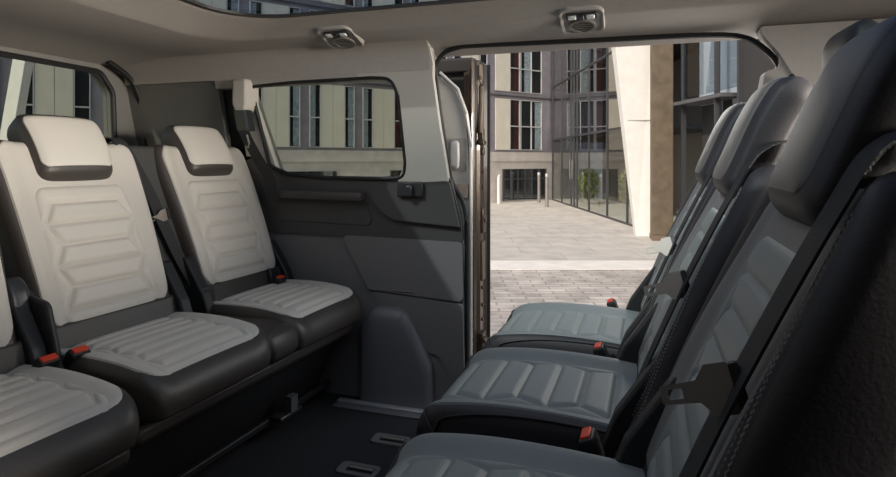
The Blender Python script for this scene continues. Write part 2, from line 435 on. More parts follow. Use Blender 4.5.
    for sg in (1, -1):
        mb2 = MB().tube([(p0[0]-.02, sg*.07, p0[1]+.05), (p0[0]-.005, sg*.07, p0[1]-.07)], .007, 10)
        parts.append(mb2.build('headrest_post', STL, hb))
    for o in parts:
        if o.parent is root: o.location = (0, y0, 0)
    return parts

# ================================================================== THE VAN SHELL
MB().box((-.25, 1.0, -.02), (3.8, 2.12, .04)).build('floor', CAR, kind='structure')
def yw(z): return 2.03-.115*max(0, z-.85)/.5
def wl(a, b, d): return Vector((a, yw(b)+d*.035, b))                 # far wall skin
def wl_in(k): return lambda a, b, d: Vector((a, yw(b)-k+d*(k+.03), b))
# lower panels of the far side wall
ap = [(-.560, .02), (-.560, .41), (-.560, .66), (-.560, .705)]
plate('wall_far', fillet([(-2.10, .0), (-.566, .0), (-.566, .42), (-.575, .60), (-.575, .655), (-2.10, .655)], .012), [], wl, GRP, bevel=.004, kind='structure')
plate('trim_1', fillet([(-1.075, .648), (-.572, .640), (-.568, .415), (-.955, .436)], .02), [], wl_in(.014), GRP, bevel=.007, kind='structure')
plate('trim_2', fillet([(-.955, .432), (-.568, .406), (-.562, .10), (-.585, .075), (-.66, .20), (-.80, .235)], .02), [], wl_in(.010), GRP, bevel=.007, kind='structure')
# dark band under the window, with its shelf
plate('trim_3', fillet([(-2.10, .652), (-.570, .640), (-.575, .72), (-.615, .885, .02), (-.80, .872), (-.90, .868), (-1.15, .868), (-1.32, .888), (-1.40, .93), (-1.47, .965), (-2.10, .985)], .012), [], wl_in(.012), DKP, bevel=.005, kind='structure')
plate('trim_4', fillet([(-.955, .822, .03), (-.90, .755, .04), (-.84, .718, .03), (-.576, .700, .0), (-.615, .872, .02), (-.78, .862)], .02), [], wl_in(.034), DKP, bevel=.010, kind='structure')
mb = MB()
pr = [(-.012, -.017), (.03, -.020), (.036, .0), (.03, .016), (-.012, .014)]
mb.rings([[(x, 1.999-a, .812+b-(x+1.33)*.012) for a, b in pr] for x in (-1.335, -1.32, -.985, -.965)])
mb.build('trim_5', mat('storage_lip', (.065, .055, .05), .5), bevel=.005, kind='structure')
plate('trim_6', fillet([(-1.375, .70), (-.93, .69), (-.965, .785), (-1.36, .79)], .03), [], lambda a, b, d: Vector((a, 2.012+d*.04, b)), DKP, bevel=.004, kind='structure')
# window header, D pillar, C pillar
win = fillet([(-1.435, 1.248), (-1.25, 1.258), (-.90, 1.262), (-.815, 1.256, .05), (-.793, 1.19, .0), (-.788, .94, .05), (-.80, .882, .04), (-.90, .876), (-1.156, .878), (-1.32, .894), (-1.395, .925, .03)], .02)
def big(l, k, c=(-1.12, 1.07)): return [((a-c[0])*k[0]+c[0], (b-c[1])*k[1]+c[1]) for a, b in l]
hole = big(win, (1.0, 1.0))
def lum(a, b, d): return Vector((a, yw(b)-.006+d*.04, b))
plate('trim_7', fillet([(-.83, .862), (-.618, .862, .015), (-.640, 1.085), (-.652, 1.25), (-.648, 1.30), (-.652, 1.33), (-.656, 1.365), (-.95, 1.365), (-.95, 1.264, 0), (-.90, 1.264), (-.812, 1.258, .055), (-.790, 1.19, 0), (-.785, .94, .05)], .012), [], lambda a, b, d: Vector((a, yw(b)-.02+d*.055, b)), CRM, bevel=.010, kind='structure')
plate('trim_8', fillet([(-2.12, .96), (-1.60, .965), (-1.60, 1.36), (-2.12, 1.36)], .008), [], lum, DGR, bevel=.004, kind='structure')
plate('trim_22', fillet([(-1.60, 1.245), (-1.0, 1.258), (-.95, 1.262), (-.95, 1.38), (-1.60, 1.38)], .004), [], lambda a, b, d: Vector((a, yw(b)-.02+d*.05, b)), HLI, kind='structure')
plate('trim_9', fillet([(-1.505, .96), (-1.365, .90), (-1.445, 1.25), (-1.515, 1.25)], .008), [], lambda a, b, d: Vector((a, yw(b)-.012+d*.05, b)), CRM, bevel=.006, kind='structure')
plate('trim_10', fillet([(-1.61, .95), (-1.49, .93), (-1.495, 1.25), (-1.61, 1.25)], .004), [], lambda a, b, d: Vector((a, yw(b)+.02+d*.03, b)), RUB, kind='structure')
seal = [Vector((a, yw(b)-.014, b)) for a, b in win]
MB().tube(seal, .0085, 8, closed=True).build('trim_11', RUB, kind='structure')
plate('window_1', win, [], lambda a, b, d: Vector((a, yw(b)+.012+d*.005, b)), G_TINT, kind='structure')
# black door seal round the sliding door opening
sp = [(.52, .95), (.478, 1.17), (.468, 1.245), (.425, 1.298), (.365, 1.334), (.25, 1.347), (-.07, 1.352), (-.48, 1.359), (-.562, 1.355), (-.616, 1.338), (-.647, 1.298), (-.651, 1.25), (-.641, 1.085), (-.620, .883), (-.577, .795), (-.560, .70), (-.560, .40), (-.560, .02)]
spp = smooth_path([(a, yw(b)+.016, b) for a, b in sp], 5)
MB().tube(spp, .009, 8).build('trim_12', RUB, kind='structure')
# door sill with its bright strip
MB().box((-.10, 2.03, -.005), (1.1, .10, .03)).build('trim_13', PLA, bevel=.005, kind='structure')
MB().box((-.86, 1.965, .006), (.40, .028, .012)).build('trim_14', ALU, bevel=.003, kind='structure')
MB().box((-.86, 1.93, .003), (.40, .035, .006)).build('trim_15', mat('dull_sill', (.13, .13, .14), .4), bevel=.002, kind='structure')
# wheel arch cover
rs = []
for y, k, dz in ((2.06, 1.0, 0), (2.012, 1.0, 0), (1.995, .975, -.004), (1.984, .90, -.022), (1.981, .80, -.05)):
    pr = fillet([(-.985, .0, 0), (-.680, .0, 0), (-.685, .16, .05), (-.735, .27, .12), (-.795, .375, .07), (-.93, .375, .07), (-.985, .30, .05)], .05)
    rs.append([((a+.83)*k-.83, y, b*k) for a, b in pr])
MB().rings(rs).build('trim_16', mat('arch_plastic', (.165, .158, .172), .42, bump=('noise', 500, .2)), kind='structure')
# B pillar at the front of the opening
plate('trim_17', fillet([(.418, .40), (.95, .40), (.95, 1.355), (.40, 1.355), (.42, 1.322, .02), (.462, 1.275, .03), (.468, 1.235, .02), (.425, 1.222, .02), (.418, 1.16, .02)], .02), [], lambda a, b, d: Vector((a, yw(b)-.02+d*.06, b)), HLI, bevel=.012, kind='structure')
MB().rings([[(x, 1.905-dy, 1.192+k*math.sin(q)*.016) for q in [i*PI/8 for i in range(16)] for x in [.490+k*.008*math.cos(q)]] for dy, k in ((0, 1), (.015, 1), (.018, .8))]).build('trim_18', RUB, kind='structure')
# rear wall with the tailgate window
rw = fillet([(.15, .74), (1.80, .74, .06), (1.862, .95, .08), (1.850, 1.24, .08), (1.79, 1.318, .05), (.15, 1.335)], .05)
plate('wall_rear', fillet([(-.05, 0), (2.04, 0), (2.04, .95), (1.94, 1.36), (-.05, 1.42)], .02), [rw], lambda a, b, d: Vector((-2.08-d*.05, a, b)), DGR, bevel=.004, kind='structure')
MB().tube([Vector((-2.072, a, b)) for a, b in rw], .011, 8, closed=True).build('trim_19', RUB, kind='structure')
ga = [Vector((-2.03, y, z)) for y, z in ((1.79, 1.36), (1.90, 1.30), (1.955, 1.20), (1.985, 1.08), (1.995, .97), (2.0, .80))]
MB().tube(smooth_path(ga, 6), .012, 8).build('trim_20', RUB, kind='structure')
plate('window_2', rw, [], lambda a, b, d: Vector((-2.105-d*.005, a, b)), G_TINT, kind='structure')
MB().box((-.2, -.14, .72), (3.9, .04, 1.44)).build('wall_near_blocker', DKP, kind='structure')  # unseen near side, added solid to block sky light from behind the camera
pc = [(1.86, 1.40), (1.86, 1.3835), (1.880, 1.372), (1.893, 1.352), (1.900, 1.325), (1.906, 1.300), (1.9095, 1.277), (1.93, 1.277), (1.95, 1.40)]
MB().rings([[(x, a, b+dz) for a, b in pc] for x, dz in ((-2.07, 0), (-1.6, 0), (-1.1, 0), (-.66, .0))]).build('trim_23', HLI, kind='structure')
# ceiling: rings from the walls in to the sunroof
def rrect(x0, x1, y0, y1, r, z, n=12):
    out = []
    for cx, cy, a0 in ((x1-r, y1-r, 0), (x0+r, y1-r, PI/2), (x0+r, y0+r, PI), (x1-r, y0+r, 1.5*PI)):
        for k in range(n+1): q = a0+PI/2*k/n; out.append((cx+r*math.cos(q), cy+r*math.sin(q), z))
    return out
rings = [rrect(-2.14, 1.75, -.10, 1.985, .10, 1.335), rrect(-2.09, 1.70, -.06, 1.955, .11, 1.348), rrect(-1.98, 1.6, .02, 1.90, .12, 1.372), rrect(-1.80, 1.5, .10, 1.84, .14, 1.384),
         rrect(-1.47, 1.3, .22, 1.765, .20, 1.391), rrect(-1.455, 1.26, .25, 1.752, .20, 1.394), rrect(-1.44, 1.22, .28, 1.742, .20, 1.400), rrect(-1.31, 1.0, .42, 1.682, .20, 1.433), rrect(-1.295, .98, .44, 1.668, .20, 1.4365), rrect(-1.285, .97, .45, 1.662, .20, 1.441), rrect(-1.285, .97, .45, 1.662, .20, 1.446)]
back = [rrect(-2.14, 1.75, -.10, 1.985, .10, 1.452)]
o = MB().rings(rings+back, closed=True).build('ceiling', HLI, kind='structure'); o.data.set_sharp_from_angle(angle=math.radians(60))
MB().rings([rrect(-1.288, .975, .445, 1.664, .20, 1.438), rrect(-1.265, .95, .47, 1.645, .19, 1.438), rrect(-1.263, .948, .472, 1.643, .19, 1.446), rrect(-1.288, .975, .445, 1.664, .20, 1.447)], closed=True).build('trim_21', mat('sunroof_seal', (.02, .02, .02), .35), kind='structure')
MB().rings([rrect(-1.275, .965, .455, 1.652, .20, 1.4475), rrect(-1.275, .965, .455, 1.652, .20, 1.4515)]).build('window_3', G_ROOF, kind='structure')

# ================================================================== VAN THINGS
# --- overhead lamp and vent units
def overhead(x, y, z, tilt, label):
    t = thing('overhead_console', label, 'overhead light', (x, y, z), 0, 'overhead light and vent units')
    t.rotation_euler = (-tilt, 0, PI); t.scale = (1.15, 1.15, 1.15)
    hs = fillet([(-.060, -.062), (.060, -.062), (.060, .066), (-.060, .066)], .03)
    rsx = [[(a*k, b*k, zz) for a, b in hs] for zz, k in ((.012, 1.0), (-.003, 1.0), (-.007, .95), (-.006, .86), (-.003, .82))]
    MB().rings(rsx).build('housing', mat('console_plastic', (.36, .33, .30), .5), t)
    bz = fillet([(-.040, .014), (.040, .014), (.040, .044), (-.040, .044)], .006)
    MB().rings([[(a, b, -.002) for a, b in bz], [(a, b, -.0075) for a, b in bz]]).build('lamp_bezel', PLG, t)
    for sx in (-1, 1):
        MB().box((sx*.024, .029, -.009), (.022, .018, .006)).build('lamp_lens', mat('frosted_lens', (.75, .75, .73), .25), t, bevel=.003)
    MB().box((0, .029, -.009), (.014, .018, .007)).build('lamp_switch', PLG, t, bevel=.002)
    v = MB().rings([[(r*math.cos(q), -.022+r*.92*math.sin(q), zz) for q in [i*PI/14 for i in range(28)]] for zz, r in ((-.002, .036), (-.009, .036), (-.009, .030), (-.004, .030))]).build('vent_ring', mat('vent_plastic', (.20, .185, .17), .45), t)
    for k in range(5):
        y_ = -.022+(k-2)*.010; w_ = math.sqrt(max(0, .03**2-((k-2)*.010)**2))*2
        MB().box((0, y_, -.006), (w_, .0022, .007), Matrix.Rotation(.5, 3, 'X')).build('vent_slat', MATS['vent_plastic'], v)
    return t
overhead(-.955, 1.790, 1.3885, math.radians(-17), 'overhead light and air vent above the tinted rear side window')
overhead(-.115, 1.790, 1.3885, math.radians(-17), 'overhead light and air vent above the open side door')

# --- open sliding door, slid back outside the van
dr = thing('sliding_door', 'open sliding side door slid back, bronze edge and cream inner trim', 'car door', (-.56, 2.20, .05))
def dl(x, y, z): return Vector((x+.56, y-2.20, z-.05))
yd = 2.125
plate('inner_trim', [(a+.56, b-.05) for a, b in fillet([(-1.72, .06), (-.566, .06, .01), (-.570, .80), (-.574, .99, .0), (-.590, 1.13, .03), (-.625, 1.225, .06), (-.70, 1.29, .04), (-.76, 1.30), (-.72, 1.13, .03), (-.70, .86, .03), (-1.72, .84)], .03)], [], lambda a, b, d: Vector((a, yd-2.20+.02*d, b)), mat('pale_door_trim', (.66, .62, .56), .55), dr, bevel=.006)
plate('trim_step', [(a+.56, b-.05) for a, b in fillet([(-.70, .80), (-.572, .80), (-.572, .855), (-.70, .855)], .008)], [], lambda a, b, d: Vector((a, yd-2.20-.012+.02*d, b)), mat('tan_plastic', (.42, .34, .27), .5), dr, bevel=.004)
plate('handle_recess', [(a+.56, b-.05) for a, b in fillet([(-.655, .905), (-.582, .905), (-.582, 1.035), (-.655, 1.035)], .012)], [], lambda a, b, d: Vector((a, yd-2.20-.004+.02*d, b)), mat('recess_beige', (.40, .37, .33), .5), dr, bevel=.003)
hd = MB().rings([[(-.622+.56+sx*.016*k, yd-2.20-.012-dy, z-.05) for sx, dy in ((-1, 0), (1, 0), (1, .02*k), (-1, .02*k))] for z, k in ((.915, .5), (.925, 1), (.975, 1.1), (1.015, 1), (1.027, .5))]).build('door_handle', mat('handle_white', (.74, .72, .68), .4), dr, bevel=.006)
# leading edge: painted shut face with a rolled inner flange
pr = fillet([(-.575, 2.145), (-.562, 2.120), (-.550, 2.135), (-.553, 2.175), (-.540, 2.185), (-.540, 2.245), (-.552, 2.252), (-.550, 2.282), (-.533, 2.300), (-.560, 2.315), (-.60, 2.30), (-.60, 2.15)], .006, 3)
MB().rings([[dl(a, b, z) for a, b in pr] for z in (.03, .4, .8, 1.2, 1.352)]).build('shut_edge', BRM, dr)
MB().rings([[dl(x, y, z) for y, z in ((2.145, 1.30), (2.29, 1.30), (2.29, 1.36), (2.145, 1.36))] for x in (-1.75, -.56)]).build('top_rail', mat('dark_door_metal', (.02, .018, .017), .4), dr, bevel=.008)
plate('outer_panel', [(a+.56, b-.05) for a, b in [(-1.76, .0), (-.55, .0), (-.55, 1.36), (-1.76, 1.36)]], [[(a+.56, b-.05) for a, b in fillet([(-1.68, .84), (-.70, .84), (-.69, 1.30), (-1.68, 1.30)], .04)]], lambda a, b, d: Vector((a, 2.285-2.20+.02*d, b)), BRM, dr)
plate('corner_filler', [(a+.56, b-.05) for a, b in fillet([(-.70, 1.06), (-.568, 1.06), (-.568, 1.352), (-.85, 1.352), (-.85, 1.20)], .01)], [], lambda a, b, d: Vector((a, 2.165-2.20+.02*d, b)), mat('dark_door_metal', (.02, .018, .017), .4), dr, bevel=.003)
MB().tube([dl(-.536, 2.306, z) for z in (.03, .5, 1.0, 1.352)], .010, 8).build('outer_seal', RUB, dr)
lt = MB()
lt.box(dl(-.537, 2.190, 1.045), (.022, .030, .07)).box(dl(-.530, 2.185, 1.02), (.02, .05, .018)).box(dl(-.534, 2.20, .985), (.014, .026, .03))
lt.build('upper_latch', mat('latch_metal', (.10, .075, .055), .35, metal=.5), dr, bevel=.004)
lt = MB(); lt.box(dl(-.537, 2.215, .705), (.018, .055, .10)).tube([dl(-.545, 2.215, .715), dl(-.522, 2.215, .715)], .020, 14)
lt.build('lock_plate', mat('latch_metal', (.10, .075, .055), .35, metal=.5), dr, bevel=.004)
lt = MB(); lt.box(dl(-.537, 2.20, .20), (.022, .05, .11)).box(dl(-.526, 2.19, .16), (.02, .035, .03)).box(dl(-.526, 2.19, .225), (.02, .035, .022))
lt.build('lower_latch', mat('latch_metal', (.10, .075, .055), .35, metal=.5), dr, bevel=.004)
MB().rings([[dl(-.541+dx, y, z) for y, z in ((2.190, z0), (2.240, z0), (2.240, z0+.16), (2.190, z0+.16))] for z0 in (.46,) for dx in (0, .010)]).build('edge_pad', mat('edge_pad_brown', (.12, .085, .06), .5), dr, bevel=.006)
for z in (1.26, 1.16, .90, .84, .60, .43, .36, .30, .12):
    MB().tube([dl(-.545, 2.215, z), dl(-.534, 2.215, z)], .007, 10).build('bolt', mat('latch_metal', (.10, .075, .055), .35, metal=.5), dr)
MB().tube(smooth_path([dl(-.536, 2.165, 1.33), dl(-.53, 2.162, 1.22), dl(-.534, 2.168, 1.12), dl(-.535, 2.175, 1.06)], 5), .010, 8).build('wire_loom', mat('loom_tan', (.20, .15, .11), .5), dr)
MB().tube([dl(-.562, 2.118, z) for z in (.06, .4, .8, 1.0)]+[dl(-.578, 2.118, 1.13), dl(-.615, 2.118, 1.23), dl(-.69, 2.118, 1.30)], .007, 8).build('sunlit_edge', mat('sunlit_edge_cream', (.78, .74, .68), .4), dr)  # pale tube carries the sunlit highlight of the trim edge in its colour
# --- small controls on the wall
cb = thing('wall_socket', 'small black hook and socket unit on the dark trim beside the door', 'socket', (-.765, 1.985, .838))
MB().box((0, -.002, 0), (.105, .012, .060)).build('housing', PLA, cb, bevel=.006)
MB().box((.0, -.016, -.005), (.028, .022, .045)).build('hook', PLG, cb, bevel=.006)

# --- bench at the rear, three places: a twin bench by the window and a single seat nearer
XR = -1.36
def bench_base(root, y0, y1):
    MB().rings([[(x, y, z) for x, z in ((-.22, .0), (.15, .0), (.19, .10), (.25, .27), (.25, .30), (-.22, .30))] for y in (y0, y1)]).build('base', PLA, root, bevel=.012)
    MB().box((.235, (y0+y1)/2, .305), (.20, y1-y0, .055)).build('front_valance', L_DRK, root, bevel=.02)
    MB().rings([[(x, y, z) for x, z in ((-.04, .33), (.365, .33), (.385, .36), (.385, .40), (.36, .432), (.28, .44), (-.04, .43))] for y in ((y0+y1)/2-.07, (y0+y1)/2+.07)]).build('centre_cushion', L_DRK, root, bevel=.02) if y1-y0 > .6 else None
twin = thing('rear_bench', 'pale stone leather two-place rear bench nearest the tinted side window', 'car seat', (XR, 1.515, 0), -math.radians(4.5))
seat_unit(twin, -.262, 'rear'); seat_unit(twin, .262, 'rear')
bench_base(twin, -.48, .48)
MB().box((.205, .10, .060), (.018, .80, .022)).build('release_bar', PLA, twin, bevel=.004)
lv = MB().box((.235, .19, .07), (.05, .12, .018)).build('release_handle', PLG, twin, bevel=.006)
MB().rings([[(.25+a, .20+b, z) for a, b in ((-.012, -.018), (.012, -.018), (.012, .018), (-.012, .018))] for z, a0 in ((.075, 0), (.13, 0))]).build('strap_loop', mat('strap_grey', (.10, .10, .10), .7), twin)
# centre shell between the two backrests
mb = MB(); pr = [(-.02, .41), (-.235, 1.0), (-.33, .99), (-.14, .40)]
mb.rings([[(a, y, b) for a, b in pr] for y in (-.075, .075)]); mb.build('centre_shell', mat('shell_plastic', (.05, .049, .046), .6, bump=('noise', 500, .2)), twin, bevel=.012)
for y in (-.40, .10): pass
for y0_ in (-.25, .25):
    MB().box((-.012, y0_, .475), (.03, .42, .085), Matrix.Rotation(-.25, 3, 'Y')).build('lower_panel', L_DRK, twin, bevel=.010)
buckle(twin, .065, -.530, .405, .55, h=.090); buckle(twin, .075, -.462, .405, .55, h=.090); buckle(twin, .03, .395, .42, .25, h=.07)
for y in (.06, .40):
    f_ = MB().box((.008, y, .49), (.02, .05, .06), Matrix.Rotation(-.25, 3, 'Y')).build('anchor_bezel', PLG, twin, bevel=.005)
    MB().box((.017, y, .49), (.008, .034, .040), Matrix.Rotation(-.25, 3, 'Y')).build('anchor_slot', RUB, f_)
def armrest(root, y, x0, z0, ang):
    p = Pad(lambda t: (x0-math.sin(ang)*t, z0+math.cos(ang)*t), .27, .026, .030, .030, 4.0, .03, .05, 0, -1)
    a_ = p.body('armrest', PLG, root); a_.location = (0, y, 0); return a_
armrest(twin, -.520, .03, .40, .30)
mb = MB(); pr = fillet([(-.10, .30), (.10, .30), (.115, .42), (.06, .60, .03), (-.06, .62)], .03)
mb.rings([[(a, y, b) for a, b in pr] for y in (-.505, -.488)]); mb.build('armrest_bracket', PLA, twin, bevel=.006)

single = thing('rear_single_seat', 'pale stone leather single rear seat at the bottom left corner', 'car seat', (XR-.015, .775, 0), -math.radians(4.5))
seat_unit(single, 0, 'rear'); bench_base(single, -.22, .22)
MB().box((-.012, 0, .475), (.03, .42, .085), Matrix.Rotation(-.25, 3, 'Y')).build('lower_panel', L_DRK, single, bevel=.010)

# --- middle row: three separate seats facing backwards
XM = .02
RZ2 = PI-.045
DX2 = (-.002, 0, .022)
YM = (.760, 1.235, 1.715)
mid = thing('second_row_seat', 'slate grey leather seat, middle of the three facing backwards', 'car seat', (XM, YM[1], 0), RZ2, 'second row seats')
seat_unit(mid, 0, 'mid')
MB().rings([[(x, y, z) for x, z in ((-.05, .0), (.30, .0), (.33, .04), (.36, .27), (-.10, .27))] for y in (-.17, .17)]).build('base', PLA, mid, bevel=.012)
MB().box((.18, 0, .30), (.40, .36, .06)).build('seat_pan', PLA, mid, bevel=.015)
bk_ = buckle(mid, .055, -.222, .410, .40, h=.075)
near = dup(mid, (XM+DX2[0], YM[0], 0), 'slate grey leather seat nearest the viewer, large dark headrest at right edge')
far = dup(mid, (XM+DX2[2], YM[2], 0), 'slate grey leather backward seat farthest away beside the open doorway')

# --- seat belts
def tongue(root, P, along, across, s=1.0):
    along = Vector(along).normalized(); across = Vector(across); across = (across-along*across.dot(along)).normalized(); nn = along.cross(across)
    M = Matrix((across, along, nn)).transposed().to_4x4(); M.translation = P
    def T(a, b, c): return M @ Vector((a*s, b*s, c*s))
    head = fillet([(-.018, -.006), (.018, -.006), (.014, .030), (.010, .036), (-.010, .036), (-.014, .030)], .004)
    pl = MB()
    tn = plate('tongue', [(a, b) for a, b in fillet([(-.030, -.012), (.030, -.012), (.030, .016), (.013, .030), (.011, .075), (-.011, .075), (-.013, .030), (-.030, .016)], .004)], [fillet([(-.006, .048), (.006, .048), (.006, .066), (-.006, .066)], .002)], lambda a, b, d: T(a, b, (d-.5)*.004), STL, root)
    lp = MB().rings([[T(a*k, b-.004, c) for a, b in fillet([(-.030, -.020), (.030, -.020), (.030, -.008), (-.030, -.008)], .005)] for c, k in ((-.009, .9), (-.006, 1), (.006, 1), (.009, .9))]).build('tongue_grip', PLG, tn)
    return tn
def belt(label, pts, side, w, at, tdir, tac, group, ts=.8):
    o0 = Vector(pts[0])
    root = thing('seat_belt', label, 'seat belt', o0, 0, group)
    P = smooth_path([Vector(p)-o0 for p in pts], 8)
    ribbon(P, side, w).build('webbing', WEB, root)
    if at is not None: tongue(root, Vector(at)-o0, tdir, tac, ts)
    return root
def sx(z, off=.02): return XM+.43*(z-.42)-off     # front face of a middle row backrest, towards -X
yb = YM[1]-.155
pts = [(sx(.97, -.09), yb, .955), (sx(.985, -.04), yb, .984), (sx(.965, .02), yb, .968), (sx(.90, .036), yb-.002, .90), (sx(.75, .044), yb-.002, .75), (sx(.64, .044), yb, .64), (sx(.52, .040), yb, .52), (sx(.43, .03), yb, .43), (sx(.36, .0), yb-.005, .36)]
mb_ = belt('black seat belt with steel tongue on the middle backward facing seat', pts, (0, 1, 0), .046, (sx(.725, .052), yb-.001, .725), (-.95, .1, -.28), (-.1, .35, .93), 'second row seat belts')
tk = Vector(pts[0])
dup(mb_, tk+Vector((DX2[0], YM[0]-YM[1], 0)), 'black seat belt with steel tongue on the nearest dark seat')
dup(mb_, tk+Vector((DX2[2], YM[2]-YM[1], 0)), 'black seat belt with steel tongue on the seat beside the doorway')
belt('black belt running down between the two pale rear backrests', [(-1.70, 1.44, .975), (-1.655, 1.445, 1.012), (-1.595, 1.452, 1.008), (-1.515, 1.495, .84), (-1.478, 1.508, .75), (-1.425, 1.538, .61), (-1.370, 1.585, .475), (-1.31, 1.575, .44)], (0, 1, 0), .046, (-1.470, 1.512, .765), (-.3, -.75, -.25), (.1, -.35, .9), 'rear seat belts', .7)
g = thing('seat_belt', 'black belt hanging from a cream guide on the rear corner pillar', 'seat belt', (-1.46, 1.90, 1.20), 0, 'rear seat belts')
MB().rings([[(x, y, z) for x, y in ((-.036*k, .06), (-.030*k, -.022*k), (.036*k, -.022*k), (.042*k, .06))] for z, k in ((.075, .9), (.06, 1.0), (-.025, 1.0), (-.05, .75), (-.058, .4))]).build('belt_guide', CRM, g, bevel=.012)
MB().rings([[(x+ox, y, z) for x, y in ((-.030, .035), (-.028, -.016), (.028, -.016), (.030, .035))] for z, ox in ((-.04, -.002), (-.07, 0.0), (-.12, .012), (-.135, .018))]).build('belt_slider', PLG, g, bevel=.008)
ribbon(smooth_path([Vector(p) for p in ((.0, -.012, -.05), (.02, -.008, -.14), (.06, .02, -.24), (.10, .045, -.33), (.11, .05, -.42))], 6), (1, 0, .2), .046).build('webbing', WEB, g)
MB().tube([(.035, -.012, -.15), (.05, -.018, -.185), (.045, -.018, -.20), (.03, -.012, -.195)], .004, 6).build('tongue', STL, g)

# --- front passenger headrest behind the middle row
fs = thing('front_seat', 'black front passenger headrest behind the nearest second row seat', 'car seat', (.52, 1.42, 0))
hp_ = Pad(lambda t: (-.02-.10*t, 1.04+t*.98), .205, .105, .04, .04, 4, .05, .06, 0, 1)
hh = hp_.body('headrest', RUB, fs)
bp_ = Pad(lambda t: (.10-.22*t, .40+t*.97), .62, .23, .06, .06, 5, .05, .07, 0, 1)
bp_.body('backrest', B_DRK, fs)
for sg in (-1, 1): MB().tube([(-.02, sg*.06, 1.06), (-.03, sg*.06, .96)], .007, 8).build('headrest_post', STL, hh)
MB().rings([[(x, y, z) for x, z in ((.02, 0), (.50, 0), (.52, .40), (.02, .42))] for y in (-.20, .20)]).build('cushion_base', B_DRK, fs, bevel=.03)

# --- seat anchors in the floor
def anchor(x, y, label):
    t = thing('floor_anchor', label, 'seat anchor', (x, y, 0), 0, 'floor anchors')
    pr = fillet([(-.055, -.032), (.075, -.032), (.075, .032), (-.055, .032)], .018)
    sl = fillet([(-.028, -.016), (.060, -.016), (.060, .016), (-.028, .016)], .004)
    plate('plate', pr, [sl], lambda a, b, d: Vector((a, b, .006-.006*d)), mat('anchor_plastic', (.13, .13, .13), .5), t, bevel=.002)
    MB().box((.016, 0, .001), (.086, .030, .002)).build('slot', RUB, t)
    MB().tube([(-.022, .004, .006), (.058, .004, .006)], .0045, 8).build('anchor_rod', STL, t)
    return t
anchor(-.752, 1.742, 'steel seat anchor in the dark carpet nearer the door')
anchor(-.775, 1.545, 'steel seat anchor in the dark carpet at the bottom of the picture')

# ================================================================== OUTSIDE
GZ = -.55
def quad(name, pts, m, kind='structure', thick=.1, rotfix=True):
    mb = MB(); k = [W(r, d, GZ+z) for r, d, z in pts]; lo = [p-Vector((0, 0, thick)) for p in k]
    n = len(k); mb.rings([lo, k]); o = mb.build(name, m, kind=kind, smooth=False)
    # give the paving its own street-aligned frame
    M = Matrix.Rotation(YAW, 4, 'Z'); o.data.transform(M.inverted()); o.matrix_world = M; return o
quad('ground_setts', [(-22, 2.45, 0), (14, 2.45, 0), (14, 7.62, 0), (-22, 7.62, 0)], SET)
quad('ground_kerb', [(-22, 7.62, .012), (14, 7.62, .012), (14, 8.25, .012), (-22, 8.25, .012)], KRB)
quad('ground_flagstones', [(-22, 8.25, 0), (14, 8.25, 0), (14, 26, 0), (-22, 26, 0)], SLB)
quad('ground_under_van', [(-22, -6, -.02), (14, -6, -.02), (14, 2.45, -.02), (-22, 2.45, -.02)], mat('dark_asphalt', (.10, .10, .10), .9))  # plain dark asphalt on the van's side of the setts

# --- apartment building: front runs along an axis turned from the street grid
PHI = math.radians(34)
C0 = (3.86, 20.95)
bld = thing('apartment_building', 'grey brick apartment block with cream panels and large windows across the forecourt', 'building', W(C0[0], C0[1], GZ), YAW+PHI+PI)
# local: +x runs left along the front, +y towards the viewer, z up from the street
def B(name, x0, x1, y0, y1, z0, z1, m, parent=None, bevel=0):
    o = MB().box(((x0+x1)/2, (y0+y1)/2, (z0+z1)/2), (x1-x0, y1-y0, z1-z0)).build(name, m, parent or bld, smooth=False, bevel=bevel); return o
LEN = 22.0
wallo = B('wall', -4, LEN, -3.0, 0, 1.78, 8.6, BRK)
B('stone_base', -4, LEN, -3.0, .02, 0, 1.78, STO)
B('stone_lintel', 0, LEN, 0, .06, 1.45, 1.60, STO)
for x0_, x1_ in ((.30, 2.35), (4.2, 6.8), (8.6, 11.2)):
    f_ = B('shop_window', x0_, x1_, .0, .03, .06, 1.18, DWL)
    p_ = B('shop_glass', x0_, x1_, .045, .05, .06, 1.18, G_SHOP, f_)
    for k in range(7): B('mullion', x0_+(x1_-x0_)*k/6-.02, x0_+(x1_-x0_)*k/6+.02, .03, .07, .06, 1.18, FRD, f_)
    B('mullion', x0_, x1_, .03, .07, .80, .84, FRD, f_)
def apt_window(x0, x1, z0, z1, cur, split=(.5,)):
    f_ = MB()
    w_ = .022; f_.box(((x0+x1)/2, .03, z0+w_/2), (x1-x0, .06, w_)).box(((x0+x1)/2, .03, z1-w_/2), (x1-x0, .06, w_)).box((x0+w_/2, .03, (z0+z1)/2), (w_, .06, z1-z0)).box((x1-w_/2, .03, (z0+z1)/2), (w_, .06, z1-z0))
    zt = z0+(z1-z0)*.47; f_.box(((x0+x1)/2, .03, zt), (x1-x0, .06, .035))
    for s_ in split: f_.box((x0+(x1-x0)*s_, .03, (z0+z1)/2), (.03, .06, z1-z0))
    fr = f_.build('window', FRM, bld, smooth=False)
    B('pane', x0+.02, x1-.02, .02, .025, z0+.02, z1-.02, G_WIN, fr)
    B('room', x0+.02, x1-.02, .002, .006, z0+.02, z1-.02, DWL, fr)
    if cur:
        m_, a, b = cur; mb = MB(); X0 = x0+(x1-x0)*a; X1 = x0+(x1-x0)*b; n = 12
        mb.rings([[(X0+(X1-X0)*i/n, .010+.004*math.sin(i*2.2), z) for i in range(n+1)]+[(X0+(X1-X0)*(n-i)/n, .007, z) for i in range(n+1)] for z in (z0+.04, z1-.04)]); mb.build('curtain', m_, fr)
